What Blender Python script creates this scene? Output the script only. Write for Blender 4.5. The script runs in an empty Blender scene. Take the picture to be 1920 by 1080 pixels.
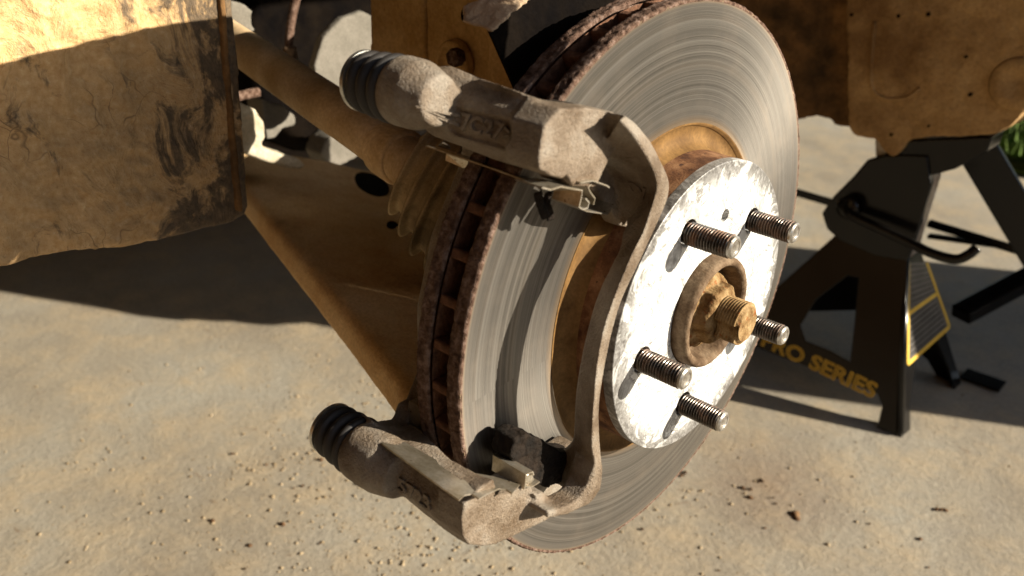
import bpy, bmesh, math, random
from mathutils import Vector, noise, Matrix
from mathutils.bvhtree import BVHTree
random.seed(7)
S = bpy.context.scene
COL = S.collection
# ------------------------------------------------------------------ camera
CAM = Vector((0.2312183, -0.3763874, 0.2177735)); FPX = 1627.08
CR = Vector((0.7336036, 0.6795088, 0.0096730)); CD = Vector((0.3087446, -0.3205757, -0.8954932)); CF = Vector((-0.6053946, 0.6599235, -0.4449701))
cd = bpy.data.cameras.new('camera'); cam = bpy.data.objects.new('camera', cd); COL.objects.link(cam)
cam.matrix_world = Matrix(((CR.x, -CD.x, -CF.x, CAM.x), (CR.y, -CD.y, -CF.y, CAM.y), (CR.z, -CD.z, -CF.z, CAM.z), (0, 0, 0, 1)))
cd.sensor_width = 36; cd.lens = FPX / 1920 * 36; cd.clip_start = 0.01; cd.clip_end = 200
cd.dof.use_dof = True; cd.dof.focus_distance = 0.46; cd.dof.aperture_fstop = 9.5
S.camera = cam
# ------------------------------------------------------------------ light
EL, AZ = math.radians(21), math.radians(28)
SUN = Vector((-math.cos(EL) * math.cos(AZ), -math.cos(EL) * math.sin(AZ), -math.sin(EL)))   # travel direction
w = bpy.data.worlds.new('World'); S.world = w; w.use_nodes = True
nt = w.node_tree; bg = nt.nodes['Background']
sky = nt.nodes.new('ShaderNodeTexSky'); sky.sky_type = 'NISHITA'; sky.sun_disc = False
sky.sun_elevation = EL; sky.sun_rotation = math.atan2(-SUN.x, -SUN.y)
nt.links.new(sky.outputs[0], bg.inputs[0]); bg.inputs[1].default_value = 0.075
sl = bpy.data.lights.new('sun', 'SUN'); sl.energy = 5; sl.angle = math.radians(0.5); sl.color = (1, .9, .745)
so = bpy.data.objects.new('sun', sl); COL.objects.link(so); so.rotation_euler = SUN.to_track_quat('-Z', 'Y').to_euler(); so.location = (3, 2, 2)
S.view_settings.view_transform = 'Standard'; S.view_settings.look = 'None'; S.view_settings.exposure = 1.55; S.view_settings.gamma = 1
GZ = -0.42      # concrete level; the wheel centre (rotor outer face) is the origin, +X along the axle outward


def P(u, v, x=None, y=None, z=None):
    """world point on the plane x=, y= or z= that the photograph shows at pixel (u, v)"""
    d = CR * ((u - 960) / FPX) + CD * ((v - 540) / FPX) + CF
    if x is not None: t = (x - CAM.x) / d.x
    elif y is not None: t = (y - CAM.y) / d.y
    else: t = (z - CAM.z) / d.z
    return CAM + d * t


# ------------------------------------------------------------------ materials
def lin(c): return tuple(((v / 12.92) if v < .04045 else ((v + .055) / 1.055) ** 2.4) for v in c)


class NT:
    def __init__(s, name):
        s.m = bpy.data.materials.new(name); s.m.use_nodes = True; s.t = s.m.node_tree; s.b = s.t.nodes['Principled BSDF']
        s.co = s.t.nodes.new('ShaderNodeTexCoord').outputs['Object']
    def n(s, t, **k):
        o = s.t.nodes.new(t)
        for a, v in k.items(): setattr(o, a, v)
        return o
    def l(s, a, b): s.t.links.new(a, b)
    def noise(s, scale, detail=4, rough=.55, vec=None, dist=0, dim='3D'):
        o = s.n('ShaderNodeTexNoise'); o.noise_dimensions = dim
        o.inputs['Scale'].default_value = scale; o.inputs['Detail'].default_value = detail; o.inputs['Roughness'].default_value = rough; o.inputs['Distortion'].default_value = dist
        if dim != '1D': s.l(vec or s.co, o.inputs['Vector'])
        elif vec: s.l(vec, o.inputs['W'])
        return o.outputs['Fac']
    def ramp(s, f, stops):
        o = s.n('ShaderNodeValToRGB'); e = o.color_ramp.elements
        while len(e) < len(stops): e.new(.5)
        for i, (p, c) in enumerate(stops):
            e[i].position = p; e[i].color = (c if isinstance(c, tuple) else (c, c, c)) + (1,)
        s.l(f, o.inputs[0]); return o.outputs[0]
    def mix(s, f, a, b, mode='MIX'):
        o = s.n('ShaderNodeMix', data_type='RGBA', blend_type=mode)
        for sock, v in ((o.inputs[0], f), (o.inputs[6], a), (o.inputs[7], b)):
            if isinstance(v, (int, float)): sock.default_value = v if sock.type == 'VALUE' else (v, v, v, 1)
            elif isinstance(v, tuple): sock.default_value = v + (1,)
            else: s.l(v, sock)
        return o.outputs[2]
    def math(s, op, a, b=None, c=None):
        o = s.n('ShaderNodeMath', operation=op)
        for i, v in enumerate((a, b, c)):
            if v is None: continue
            if isinstance(v, (int, float)): o.inputs[i].default_value = v
            else: s.l(v, o.inputs[i])
        return o.outputs[0]
    def bump(s, h, strength, dist, prev=None):
        o = s.n('ShaderNodeBump'); o.inputs['Strength'].default_value = strength; o.inputs['Distance'].default_value = dist
        s.l(h, o.inputs['Height'])
        if prev: s.l(prev, o.inputs['Normal'])
        return o.outputs[0]
    def out(s, col=None, rough=None, metal=None, normal=None):
        for k, v in (('Base Color', col), ('Roughness', rough), ('Metallic', metal), ('Normal', normal)):
            if v is None: continue
            if isinstance(v, (int, float)): s.b.inputs[k].default_value = v
            elif isinstance(v, tuple): s.b.inputs[k].default_value = v + (1,)
            else: s.l(v, s.b.inputs[k])
        return s.m


def grime(name, cols, scale=30, fine=600, rough=.8, metal=0., bumps=((600, .5, .0006),), spots=None, lo=.35, hi=.65, dist=0.):
    """dirt layers: cols from low to high along a noise, plus fine speckle and relief"""
    k = NT(name)
    n = len(cols)
    c = k.ramp(k.noise(scale, 6, .62, dist=dist), [(lo + (hi - lo) * i / max(1, n - 1), cols[i]) for i in range(n)])
    c = k.mix(.55, c, k.ramp(k.noise(fine, 3, .6), [(.3, .45), (.7, 1.)]), 'MULTIPLY')
    if spots:
        sc, th, colr = spots
        c = k.mix(k.ramp(k.noise(sc, 5, .6), [(th, 0.), (th + .06, 1.)]), c, colr)
    nb = None
    for sc, st, di in bumps: nb = k.bump(k.noise(sc, 5, .6), st, di, nb)
    if rough > .7 and not metal > .1: k.b.inputs['Specular IOR Level'].default_value = .15
    return k.out(c, rough, metal, nb)


M = {}
M['cast'] = grime('cast_iron', [(.10, .065, .035), (.19, .145, .10), (.25, .215, .17)], 45, 800, .5, .1, ((700, .9, .0011), (1400, .5, .0006)), spots=(38, .68, (.12, .06, .02)))
M['mudpanel'] = None
M['rust'] = grime('rusted_edge', [(.05, .027, .018), (.12, .072, .05), (.21, .145, .115)], 260, 900, .9, 0, ((700, 1., .0014), (250, .8, .002)))
M['rustcore'] = grime('rusted_vane', [(.07, .035, .02), (.17, .085, .05)], 200, 900, .95, 0, ((500, .8, .001),))
M['hatside'] = grime('rusted_hat', [(.07, .03, .015), (.16, .075, .035), (.26, .14, .07)], 90, 1200, .85, .1, ((900, .6, .0005),), spots=(300, .6, (.05, .025, .018)))
M['orange'] = grime('rust_film', [(.10, .052, .016), (.18, .10, .033)], 60, 500, .75, .0, ((800, .2, .0003),))
M['rubber'] = grime('black_rubber', [(.005, .004, .0035), (.013, .010, .008)], 80, 900, .62, 0, ((600, .2, .0004),))
M['bootrubber'] = grime('dusty_rubber', [(.10, .07, .034), (.36, .27, .15), (.50, .40, .24)], 12, 700, .75, 0, ((500, .3, .0005),))
M['zinc'] = grime('zinc_plate', [(.45, .45, .42), (.65, .65, .6)], 60, 700, .28, .9, ((500, .1, .0002),))
M['clip'] = grime('stainless_clip', [(.36, .31, .22), (.50, .44, .34), (.6, .56, .48)], 80, 700, .33, .85, ((400, .25, .0003),), spots=(350, .64, (.10, .05, .02)))
M['grease'] = grime('black_grease', [(.004, .003, .002), (.016, .010, .006)], 120, 500, .8, 0, ((400, 1., .002),))
M['tan'] = grime('dusty_steel_tan', [(.07, .042, .022), (.12, .078, .045), (.19, .135, .085)], 110, 900, .8, .1, ((700, .5, .0008),))
M['nut'] = grime('rusty_nut', [(.11, .055, .018), (.22, .14, .06), (.32, .22, .11)], 150, 900, .8, .1, ((600, .8, .0012),), spots=(220, .6, (.2, .07, .02)))
M['armdirt'] = grime('muddy_steel', [(.2, .12, .06), (.52, .33, .15), (.62, .43, .22), (.66, .48, .27)], 9, 500, .85, .05, ((300, .6, .0015), (40, .5, .004)), lo=.3, hi=.62)
M['shaft'] = grime('dusty_shaft', [(.40, .27, .13), (.58, .43, .26)], 25, 500, .75, .05, ((500, .3, .0006),), spots=(260, .7, (.5, .46, .4)))
M['strut'] = grime('dusty_bracket', [(.38, .23, .08), (.52, .34, .14), (.58, .40, .2)], 14, 400, .85, 0, ((250, .5, .001),), spots=(45, .68, (.10, .05, .02)))
M['shield'] = grime('shield_mud', [(.30, .2, .12), (.5, .38, .26)], 60, 400, .9, 0, ((300, .8, .002),))
M['dark'] = grime('shade_black_steel', [(.0015, .001, .001), (.006, .004, .0025)], 30, 300, .8, 0, ((200, .5, .002),))  # near black stands in for the shade under the car
M['greyplate'] = grime('grey_dust_plate', [(.12, .11, .09), (.17, .155, .13)], 30, 500, .85, 0, ((300, .3, .001),))
M['cream'] = grime('cream_paint', [(.32, .27, .18), (.42, .38, .29)], 50, 400, .6, 0, ((300, .3, .001),), spots=(60, .6, (.42, .2, .06)))
M['fender'] = grime('fender_dust', [(.22, .12, .045), (.42, .26, .11), (.5, .33, .15)], 7, 300, .85, 0, ((160, .5, .002), (20, .5, .006)), spots=(40, .70, (.09, .04, .015)))
M['fenderdark'] = grime('fender_dark_mud', [(.05, .03, .014), (.13, .07, .028), (.24, .125, .045)], 22, 300, .85, 0, ((120, .7, .003),))
M['blackpaint'] = grime('black_gloss_paint', [(.003, .003, .003), (.008, .007, .006)], 20, 300, .2, 0, ((60, .15, .001),))
M['wornsteel'] = grime('worn_steel_post', [(.16, .11, .07), (.34, .28, .22), (.45, .4, .34)], 50, 400, .4, .5, ((200, .4, .001),), spots=(60, .62, (.22, .08, .03)))
M['blackpaint'].node_tree.nodes['Principled BSDF'].inputs['Specular IOR Level'].default_value = .25
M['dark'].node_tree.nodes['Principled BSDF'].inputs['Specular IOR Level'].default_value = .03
M['yellow'] = grime('yellow_print', [(.6, .36, .02), (.7, .45, .04)], 60, 300, .5, 0, ((200, .1, .0002),))
M['labelgrey'] = grime('grey_label', [(.05, .045, .04), (.09, .08, .07)], 60, 300, .4, 0, ((200, .1, .0002),))
M['whitemark'] = grime('white_mark', [(.7, .7, .66), (.8, .8, .76)], 90, 300, .5, 0, ((200, .1, .0002),))
M['shadebrown'] = grime('added_shade_brown', [(.12, .062, .025), (.17, .095, .04)], 3, 60, .8, 0, ((60, .3, .003),))
M['crumb'] = grime('dirt_crumb', [(.17, .125, .07), (.28, .215, .13), (.34, .27, .175)], 60, 300, .95, 0, ((200, .4, .001),))
M['darkcrumb'] = grime('dark_dirt_clod', [(.03, .018, .01), (.10, .055, .028), (.17, .10, .05)], 60, 300, .95, 0, ((200, .4, .001),))
M['grass'] = grime('grass_green', [(.05, .10, .015), (.14, .2, .04)], 20, 300, .8, 0, ((200, .1, .001),))


def rad_nodes(k):
    sp = k.n('ShaderNodeSeparateXYZ'); k.l(k.co, sp.inputs[0])
    yy = k.math('MULTIPLY', sp.outputs['Y'], sp.outputs['Y']); zz = k.math('MULTIPLY', sp.outputs['Z'], sp.outputs['Z'])
    r = k.math('SQRT', k.math('ADD', yy, zz))
    ang = k.math('ARCTAN2', sp.outputs['Z'], sp.outputs['Y'])
    return sp, r, ang


def m_friction():
    k = NT('turned_iron'); sp, r, ang = rad_nodes(k)
    v = k.n('ShaderNodeCombineXYZ'); k.l(k.math('MULTIPLY', r, 1.), v.inputs[0]); k.l(k.math('MULTIPLY', ang, .00012), v.inputs[1])
    g1 = k.noise(1500, 3, .7, v.outputs[0]); g2 = k.noise(420, 4, .6, v.outputs[0]); g3 = k.noise(90, 3, .5, v.outputs[0])
    blotch = k.noise(35, 5, .6)
    c = k.ramp(g2, [(.3, (.105, .095, .082)), (.5, (.165, .152, .133)), (.7, (.25, .235, .21))])
    c = k.mix(.6, c, k.ramp(g1, [(.35, .4), (.6, 1.)]), 'MULTIPLY')
    c = k.mix(k.ramp(g3, [(.52, 0.), (.68, .15)]), c, (.30, .235, .17))
    c = k.mix(k.ramp(blotch, [(.5, 0.), (.75, .25)]), c, (.30, .25, .20))
    # tan rust at the rims of the swept band
    ro = k.n('ShaderNodeMapRange'); ro.inputs[1].default_value = .1545; ro.inputs[2].default_value = .1575; k.l(r, ro.inputs[0])
    c = k.mix(k.math('MULTIPLY', ro.outputs[0], .7), c, (.40, .27, .15))
    ri = k.n('ShaderNodeMapRange'); ri.inputs[1].default_value = .100; ri.inputs[2].default_value = .095; k.l(r, ri.inputs[0])
    c = k.mix(k.math('MULTIPLY', ri.outputs[0], .5), c, (.34, .22, .11))
    k.b.inputs['Anisotropic'].default_value = .75
    tg = k.n('ShaderNodeTangent', direction_type='RADIAL', axis='X'); k.l(tg.outputs[0], k.b.inputs['Tangent'])
    b = k.bump(g1, .35, .00025); b = k.bump(g2, .25, .0003, b)
    return k.out(c, k.ramp(g2, [(.3, .42), (.7, .30)]), .72, b)


def m_hubface():
    k = NT('flaked_zinc_paint'); sp, r, ang = rad_nodes(k)
    f = k.noise(38, 6, .66, dist=1.6); f2 = k.noise(420, 4, .65)
    # scuffed away near the outer rim and round the studs
    ro = k.n('ShaderNodeMapRange'); ro.inputs[1].default_value = .069; ro.inputs[2].default_value = .080; k.l(r, ro.inputs[0])
    a5 = k.math('SUBTRACT', k.math('MULTIPLY', ang, 5), math.radians(115.38 * 5))
    st = k.math('MULTIPLY', k.math('COSINE', a5), -1)
    t = k.math('ADD', f, k.math('SUBTRACT', k.math('MULTIPLY', ro.outputs[0], .22), .05))
    rr_ = k.math('SUBTRACT', 1., k.math('DIVIDE', k.math('ABSOLUTE', k.math('SUBTRACT', r, .057)), .019))
    cl_ = k.math('MULTIPLY', k.ramp(k.math('COSINE', a5), [(.45, 0.), (.85, 1.)]), k.math('MAXIMUM', rr_, 0.))
    t = k.math('ADD', t, k.math('MULTIPLY', cl_, .13))
    t = k.math('ADD', t, k.math('MULTIPLY', k.math('SUBTRACT', f2, .5), .22))
    mask = k.ramp(t, [(.50, 0.), (.56, .5), (.66, 1.)])
    line = k.ramp(k.math('ABSOLUTE', k.math('SUBTRACT', f, .5)), [(0., .9), (.03, 0.)])
    c = k.mix(mask, (.6, .605, .59), k.ramp(f2, [(.35, (.07, .065, .06)), (.65, (.24, .235, .225))]))
    c = k.mix(line, c, (.10, .095, .085))
    b = k.bump(f2, .5, .0006); b = k.bump(f, .5, .002, b)
    return k.out(c, .42, .15, b)


def m_concrete():
    k = NT('dirty_concrete')
    a = k.noise(3.2, 7, .6); b_ = k.noise(14, 7, .68); f = k.noise(160, 5, .7); d = k.noise(42, 5, .7, dist=.6)
    c = k.ramp(a, [(.35, (.21, .178, .13)), (.5, (.26, .228, .172)), (.65, (.285, .265, .215))])
    c = k.mix(k.ramp(b_, [(.46, 0.), (.7, .8)]), c, (.36, .285, .18))
    c = k.mix(k.ramp(b_, [(.30, .8), (.42, 0.)]), c, (.23, .205, .165))
    c = k.mix(k.ramp(d, [(.64, 0.), (.72, .75)]), c, (.15, .095, .05))
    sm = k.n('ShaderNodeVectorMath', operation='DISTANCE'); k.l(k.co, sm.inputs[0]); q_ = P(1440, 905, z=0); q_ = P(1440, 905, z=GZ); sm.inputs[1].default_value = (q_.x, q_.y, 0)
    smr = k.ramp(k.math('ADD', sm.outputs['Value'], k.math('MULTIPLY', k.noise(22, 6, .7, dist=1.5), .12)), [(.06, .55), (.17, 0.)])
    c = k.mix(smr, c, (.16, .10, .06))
    c = k.mix(.5, c, k.ramp(f, [(.3, .5), (.65, 1.)]), 'MULTIPLY')
    b = k.bump(f, .45, .002); b = k.bump(b_, .3, .006, b); b = k.bump(d, .3, .003, b)
    return k.out(c, .85, 0., b)


def m_mud():
    k = NT('dried_mud_on_black_panel')
    sp = k.n('ShaderNodeSeparateXYZ'); k.l(k.co, sp.inputs[0])
    st = k.n('ShaderNodeMapping'); st.inputs['Scale'].default_value = (1, 1.25, .8); st.inputs['Rotation'].default_value = (-.3, 0, 0); k.l(k.co, st.inputs[0])
    a = k.noise(30, 8, .68, st.outputs[0], .8); f = k.noise(260, 5, .65); cr = k.n('ShaderNodeTexVoronoi'); cr.feature = 'DISTANCE_TO_EDGE'; cr.inputs['Scale'].default_value = 34
    ds = k.n('ShaderNodeVectorMath', operation='ADD'); nn = k.n('ShaderNodeTexNoise'); nn.inputs['Scale'].default_value = 40; k.l(k.co, nn.inputs['Vector'])
    sc = k.n('ShaderNodeVectorMath', operation='SCALE'); sc.inputs['Scale'].default_value = .03; k.l(nn.outputs['Color'], sc.inputs[0]); k.l(st.outputs[0], ds.inputs[0]); k.l(sc.outputs[0], ds.inputs[1]); k.l(ds.outputs[0], cr.inputs['Vector'])
    # mud has fallen off the plastic towards the inner (right, +Y) edge and the bottom
    e = k.n('ShaderNodeMapRange'); e.inputs[1].default_value = -.17; e.inputs[2].default_value = -.085; e.inputs[3].default_value = 0; e.inputs[4].default_value = .22; k.l(sp.outputs['Y'], e.inputs[0])
    e2 = k.n('ShaderNodeMapRange'); e2.inputs[1].default_value = .03; e2.inputs[2].default_value = -.005; e2.inputs[3].default_value = 0; e2.inputs[4].default_value = .10; k.l(sp.outputs['Z'], e2.inputs[0])
    t = k.math('ADD', a, k.math('ADD', e.outputs[0], e2.outputs[0]))
    bare = k.ramp(t, [(.615, 0.), (.70, .9)])
    c = k.ramp(f, [(.3, (.40, .235, .09)), (.6, (.52, .345, .165)), (.75, (.58, .43, .25))])
    c = k.mix(.5, c, k.ramp(k.noise(12, 4), [(.4, .6), (.6, 1.)]), 'MULTIPLY')
    c = k.mix(bare, c, k.ramp(f, [(.4, (.035, .028, .02)), (.7, (.10, .065, .035))]))
    crk = k.ramp(cr.outputs['Distance'], [(0., 1.), (.018, 0.)])
    crk = k.math('MULTIPLY', crk, k.ramp(k.noise(18, 3), [(.5, 0.), (.6, .8)]))
    c = k.mix(crk, c, (.12, .07, .03))
    b = k.bump(f, .5, .002); b = k.bump(a, .8, .008, b); b = k.bump(crk, -.5, .002, b)
    return k.out(c, .85, 0., b)


def m_stud():
    k = NT('oiled_thread'); oi = k.n('ShaderNodeObjectInfo')
    off = k.n('ShaderNodeVectorMath', operation='ADD'); k.l(k.co, off.inputs[0]); k.l(oi.outputs['Location'], off.inputs[1])
    c = k.ramp(k.noise(220, 5, .6, off.outputs[0]), [(.35, (.03, .024, .018)), (.65, (.11, .09, .075))])
    ru = k.ramp(k.noise(130, 4, .65, off.outputs[0]), [(.5, 0.), (.6, 1.)])
    c = k.mix(k.math('MULTIPLY', ru, k.math('ADD', .35, k.math('MULTIPLY', oi.outputs['Random'], .6))), c, (.13, .06, .025))
    me_ = k.ramp(ru, [(0., .75), (1., .15)])
    return k.out(c, k.ramp(ru, [(0., .3), (1., .7)]), me_, k.bump(k.noise(900, 3, .6, off.outputs[0]), .3, .0003))


M['friction'] = m_friction(); M['hubface'] = m_hubface(); M['concrete'] = m_concrete(); M['mudpanel'] = m_mud(); M['stud'] = m_stud()
M['studend'] = grime('stud_end_steel', [(.25, .22, .18), (.5, .47, .42)], 200, 900, .35, .8, ((900, .3, .0004),))


# ------------------------------------------------------------------ mesh helpers
def link(name, me, mat, parent=None, smooth=True):
    o = bpy.data.objects.new(name, me); COL.objects.link(o)
    if mat and not me.materials: me.materials.append(M[mat] if isinstance(mat, str) else mat)
    if smooth:
        for p in me.polygons: p.use_smooth = True
    if parent: 
        o.parent = parent; o.matrix_parent_inverse = Matrix.Translation(-parent.location) if parent.type == 'EMPTY' and parent.parent is None else Matrix()
    return o


def thing(name, label, cat, loc=(0, 0, 0), group=None):
    o = bpy.data.objects.new(name, None); COL.objects.link(o); o.location = loc; o.empty_display_size = .02
    o['label'] = label; o['category'] = cat
    if group: o['group'] = group
    return o


def tag(o, label=None, cat=None, group=None, kind=None):
    for a, v in (('label', label), ('category', cat), ('group', group), ('kind', kind)):
        if v: o[a] = v
    return o


def to_me(bm, name='m', recalc=True):
    if recalc: bmesh.ops.recalc_face_normals(bm, faces=bm.faces)
    me = bpy.data.meshes.new(name); bm.to_mesh(me); bm.free(); return me


def loft(bm, secs, caps=True):
    rows = [[bm.verts.new(p) for p in s] for s in secs]; n = len(rows[0])
    for a, b in zip(rows, rows[1:]):
        for i in range(n): bm.faces.new((a[i], a[(i + 1) % n], b[(i + 1) % n], b[i]))
    if caps: bm.faces.new(rows[0][::-1]); bm.faces.new(rows[-1])


def prism(bm, pts, off):
    loft(bm, [pts, [Vector(p) + (off if isinstance(off, Vector) else Vector(off)) for p in pts]])


def frame(axis):
    a = Vector(axis).normalized(); u = a.orthogonal().normalized() if abs(a.x) < .99 else Vector((0, 1, 0)); u = (u - a * u.dot(a)).normalized()
    return a, u, a.cross(u)


def lathe(bm, org, axis, prof, n=48, caps=True):
    a, u, v = frame(axis); org = Vector(org)
    loft(bm, [[org + a * t + (u * math.cos(2 * math.pi * i / n) + v * math.sin(2 * math.pi * i / n)) * r for i in range(n)] for t, r in prof], caps)


def tube(bm, pts, r, n=12):
    pts = [Vector(p) for p in pts]; secs = []; u = None
    for i, p in enumerate(pts):
        d = (pts[min(i + 1, len(pts) - 1)] - pts[max(i - 1, 0)]).normalized()
        if u is None: u = d.orthogonal().normalized()
        u = (u - d * u.dot(d)).normalized(); v = d.cross(u); rr = r[i] if isinstance(r, (list, tuple)) else r
        secs.append([p + (u * math.cos(2 * math.pi * j / n) + v * math.sin(2 * math.pi * j / n)) * rr for j in range(n)])
    loft(bm, secs)


def smoothpath(pts, k=6):
    pts = [Vector(p) for p in pts]; out = []
    for i in range(len(pts) - 1):
        a, b, c, d = pts[max(i - 1, 0)], pts[i], pts[i + 1], pts[min(i + 2, len(pts) - 1)]
        for j in range(k):
            t = j / k; out.append(.5 * ((2 * b) + (c - a) * t + (2 * a - 5 * b + 4 * c - d) * t * t + (3 * b - 3 * c + d - a) * t ** 3))
    return out + [pts[-1]]


def cast(bm, voxel=.0012, it=4, amp=0., sc=300, amp2=0., sc2=60):
    """fuse overlapping closed solids into one casting with soft fillets, then give it a rough skin"""
    me = to_me(bm); o = bpy.data.objects.new('tmp', me); COL.objects.link(o)
    m = o.modifiers.new('r', 'REMESH'); m.mode = 'VOXEL'; m.voxel_size = voxel; m.adaptivity = 0
    if it: s = o.modifiers.new('s', 'SMOOTH'); s.factor = .5; s.iterations = it
    dg = bpy.context.evaluated_depsgraph_get(); dg.update()
    me2 = bpy.data.meshes.new_from_object(o.evaluated_get(dg)); bpy.data.objects.remove(o); bpy.data.meshes.remove(me)
    if amp or amp2:
        no = [v.normal.copy() for v in me2.vertices]
        for v, n_ in zip(me2.vertices, no):
            h = 0
            if amp: h += amp * noise.fractal(v.co * sc, 1, 2, 3)
            if amp2: h += amp2 * noise.fractal(v.co * sc2, 1, 2, 4)
            v.co += n_ * h
    return me2


def box(bm, c, s, rot=None):
    vs = []
    for x in (-1, 1):
        for y in (-1, 1):
            for z in (-1, 1):
                p = Vector((x * s[0] / 2, y * s[1] / 2, z * s[2] / 2))
                if rot: p = rot @ p
                vs.append(bm.verts.new(Vector(c) + p))
    for f in ((0, 1, 3, 2), (4, 6, 7, 5), (0, 4, 5, 1), (2, 3, 7, 6), (0, 2, 6, 4), (1, 5, 7, 3)): bm.faces.new([vs[i] for i in f])


def bevel(me_bm, w, seg=2):
    bmesh.ops.remove_doubles(me_bm, verts=me_bm.verts, dist=1e-6)
    bmesh.ops.recalc_face_normals(me_bm, faces=me_bm.faces)
    e = [x for x in me_bm.edges if len(x.link_faces) == 2 and x.calc_face_angle(0) > .5]
    bmesh.ops.bevel(me_bm, geom=e, offset=w, segments=seg, affect='EDGES', profile=.5, clamp_overlap=True)


def sharp(o, ang=35):
    try: o.data.set_sharp_from_angle(angle=math.radians(ang))
    except Exception: pass
    return o


def curve_plate(loops, depth, bev=0., res=3):
    """flat plate with holes from 2D loops (first the outline); returns mesh in its own XY plane, z in [-depth/2, depth/2]"""
    c = bpy.data.curves.new('c', 'CURVE'); c.dimensions = '2D'; c.fill_mode = 'BOTH'; c.extrude = depth / 2 - bev; c.bevel_depth = bev; c.bevel_resolution = res
    for l in loops:
        s = c.splines.new('POLY'); s.points.add(len(l) - 1); s.use_cyclic_u = True
        for p, q in zip(s.points, l): p.co = (q[0], q[1], 0, 1)
    o = bpy.data.objects.new('tmp', c); COL.objects.link(o); dg = bpy.context.evaluated_depsgraph_get(); dg.update()
    me = bpy.data.meshes.new_from_object(o.evaluated_get(dg)); bpy.data.objects.remove(o); return me


def circ(r, n, cx=0, cy=0, ph=0): return [(cx + r * math.cos(ph + 2 * math.pi * i / n), cy + r * math.sin(ph + 2 * math.pi * i / n)) for i in range(n)]


def text_mesh(s, size, ext, off=0., bold=0.):
    c = bpy.data.curves.new('t', 'FONT'); c.body = s; c.size = size; c.extrude = ext; c.offset = bold; c.align_x = 'CENTER'; c.align_y = 'CENTER'; c.resolution_u = 4
    o = bpy.data.objects.new('tmp', c); COL.objects.link(o); dg = bpy.context.evaluated_depsgraph_get(); dg.update()
    me = bpy.data.meshes.new_from_object(o.evaluated_get(dg)); bpy.data.objects.remove(o); return me


def lay(me, org, right, up, bvh=None, lift=.0003, sx=1.):
    """place a flat mesh (XY plane) at org with the given axes, wrapped down on the surface of bvh"""
    r = Vector(right).normalized(); u = (Vector(up) - r * Vector(up).dot(r)).normalized(); n_ = r.cross(u)
    for v in me.vertices:
        q = Vector(org) + r * v.co.x * sx + u * v.co.y
        if bvh:
            h = bvh.ray_cast(q + n_ * .03, -n_, .08)
            if h[0] is not None: q = h[0]
        v.co = q + n_ * (v.co.z + lift)
    me.update(); return me


# ------------------------------------------------------------------ setting
bm = bmesh.new(); bmesh.ops.create_grid(bm, x_segments=4, y_segments=4, size=60)
g = link('concrete_floor', to_me(bm), 'concrete'); g.location = (0, 0, GZ); tag(g, kind='structure', label='sunlit dusty concrete floor')

# crumbs of dried mud
def lerp0(a, b, t): return a + (b - a) * t
bm = bmesh.new()
def crumb(bm, p, r):
    b2 = bmesh.ops.create_icosphere(bm, subdivisions=1, radius=r)['verts']
    sx, sy, sz = random.uniform(.6, 1.5), random.uniform(.6, 1.5), random.uniform(.35, .8)
    for v in b2:
        v.co = Vector((v.co.x * sx, v.co.y * sy, v.co.z * sz)) * random.uniform(.75, 1.2) + Vector(p)
cl = [(P(700, 740, z=GZ), .10), (P(640, 960, z=GZ), .12), (P(820, 1050, z=GZ), .12), (P(300, 870, z=GZ), .10), (P(740, 1040, z=GZ), .07), (P(1300, 950, z=GZ), .1)]
for i in range(2600):
    if i % 16 == 1:
        c = lerp0(P(400, 885, z=GZ), P(790, 822, z=GZ), random.random()); q = (c.x + random.gauss(0, .010), c.y + random.gauss(0, .010))
    elif i % 4:
        c, s = random.choice(cl[:3] + cl[1:3] + cl); q = (c.x + random.gauss(0, s), c.y + random.gauss(0, s))
    else:
        q = (random.uniform(-1.3, .3), random.uniform(-.35, .9))
    r = random.choice((.0005, .0006, .0008, .0008, .001, .0014, .002) if i % 4 else (.0005, .0007, .001, .0016))
    crumb(bm, (q[0], q[1], GZ + r * .2), r)
tag(link('mud_crumbs', to_me(bm), 'crumb'), 'crumbs of tan dried mud scattered on the concrete floor', kind='stuff')
bm = bmesh.new()
for i in range(16):
    q = P(random.uniform(780, 1900), random.uniform(860, 1075), z=GZ) if i % 2 else P(random.uniform(380, 780), random.uniform(850, 1070), z=GZ)
    crumb(bm, q + Vector((0, 0, .001)), random.uniform(.0012, .0032))
for (u, v, r) in ((1490, 970, .0045), (1765, 960, .0045), (1400, 915, .003), (1425, 905, .003), (1285, 890, .004), (1450, 940, .0025), (672, 905, .004), (560, 915, .003), (940, 850, .003)):
    for j in range(3):
        crumb(bm, P(u + random.uniform(-9, 9), v + random.uniform(-6, 6), z=GZ) + Vector((0, 0, .001)), r * random.uniform(.4, .9))
tag(link('dark_crumbs', to_me(bm), 'darkcrumb'), 'small dark brown clods of dirt strewn on the floor', kind='stuff')
# patch of grass far right
bm = bmesh.new()
gc = P(1915, 255, z=GZ)
box(bm, gc + Vector((.6, .8, .004)), (1.3, 2.3, .02))
for i in range(5200):
    p = gc + Vector((random.uniform(-.05, 1.1), random.uniform(-.25, 1.6), .012)); h = random.uniform(.03, .09); a = random.uniform(0, 6.28)
    d = Vector((math.cos(a), math.sin(a), 0)) * .004; l = Vector((random.uniform(-.02, .02), random.uniform(-.02, .02), h))
    bm.faces.new([bm.verts.new(p - d), bm.verts.new(p + d), bm.verts.new(p + l)])
tag(link('grass', to_me(bm, recalc=False), 'grass'), 'green grass beyond the edge of the concrete', kind='stuff')

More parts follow.
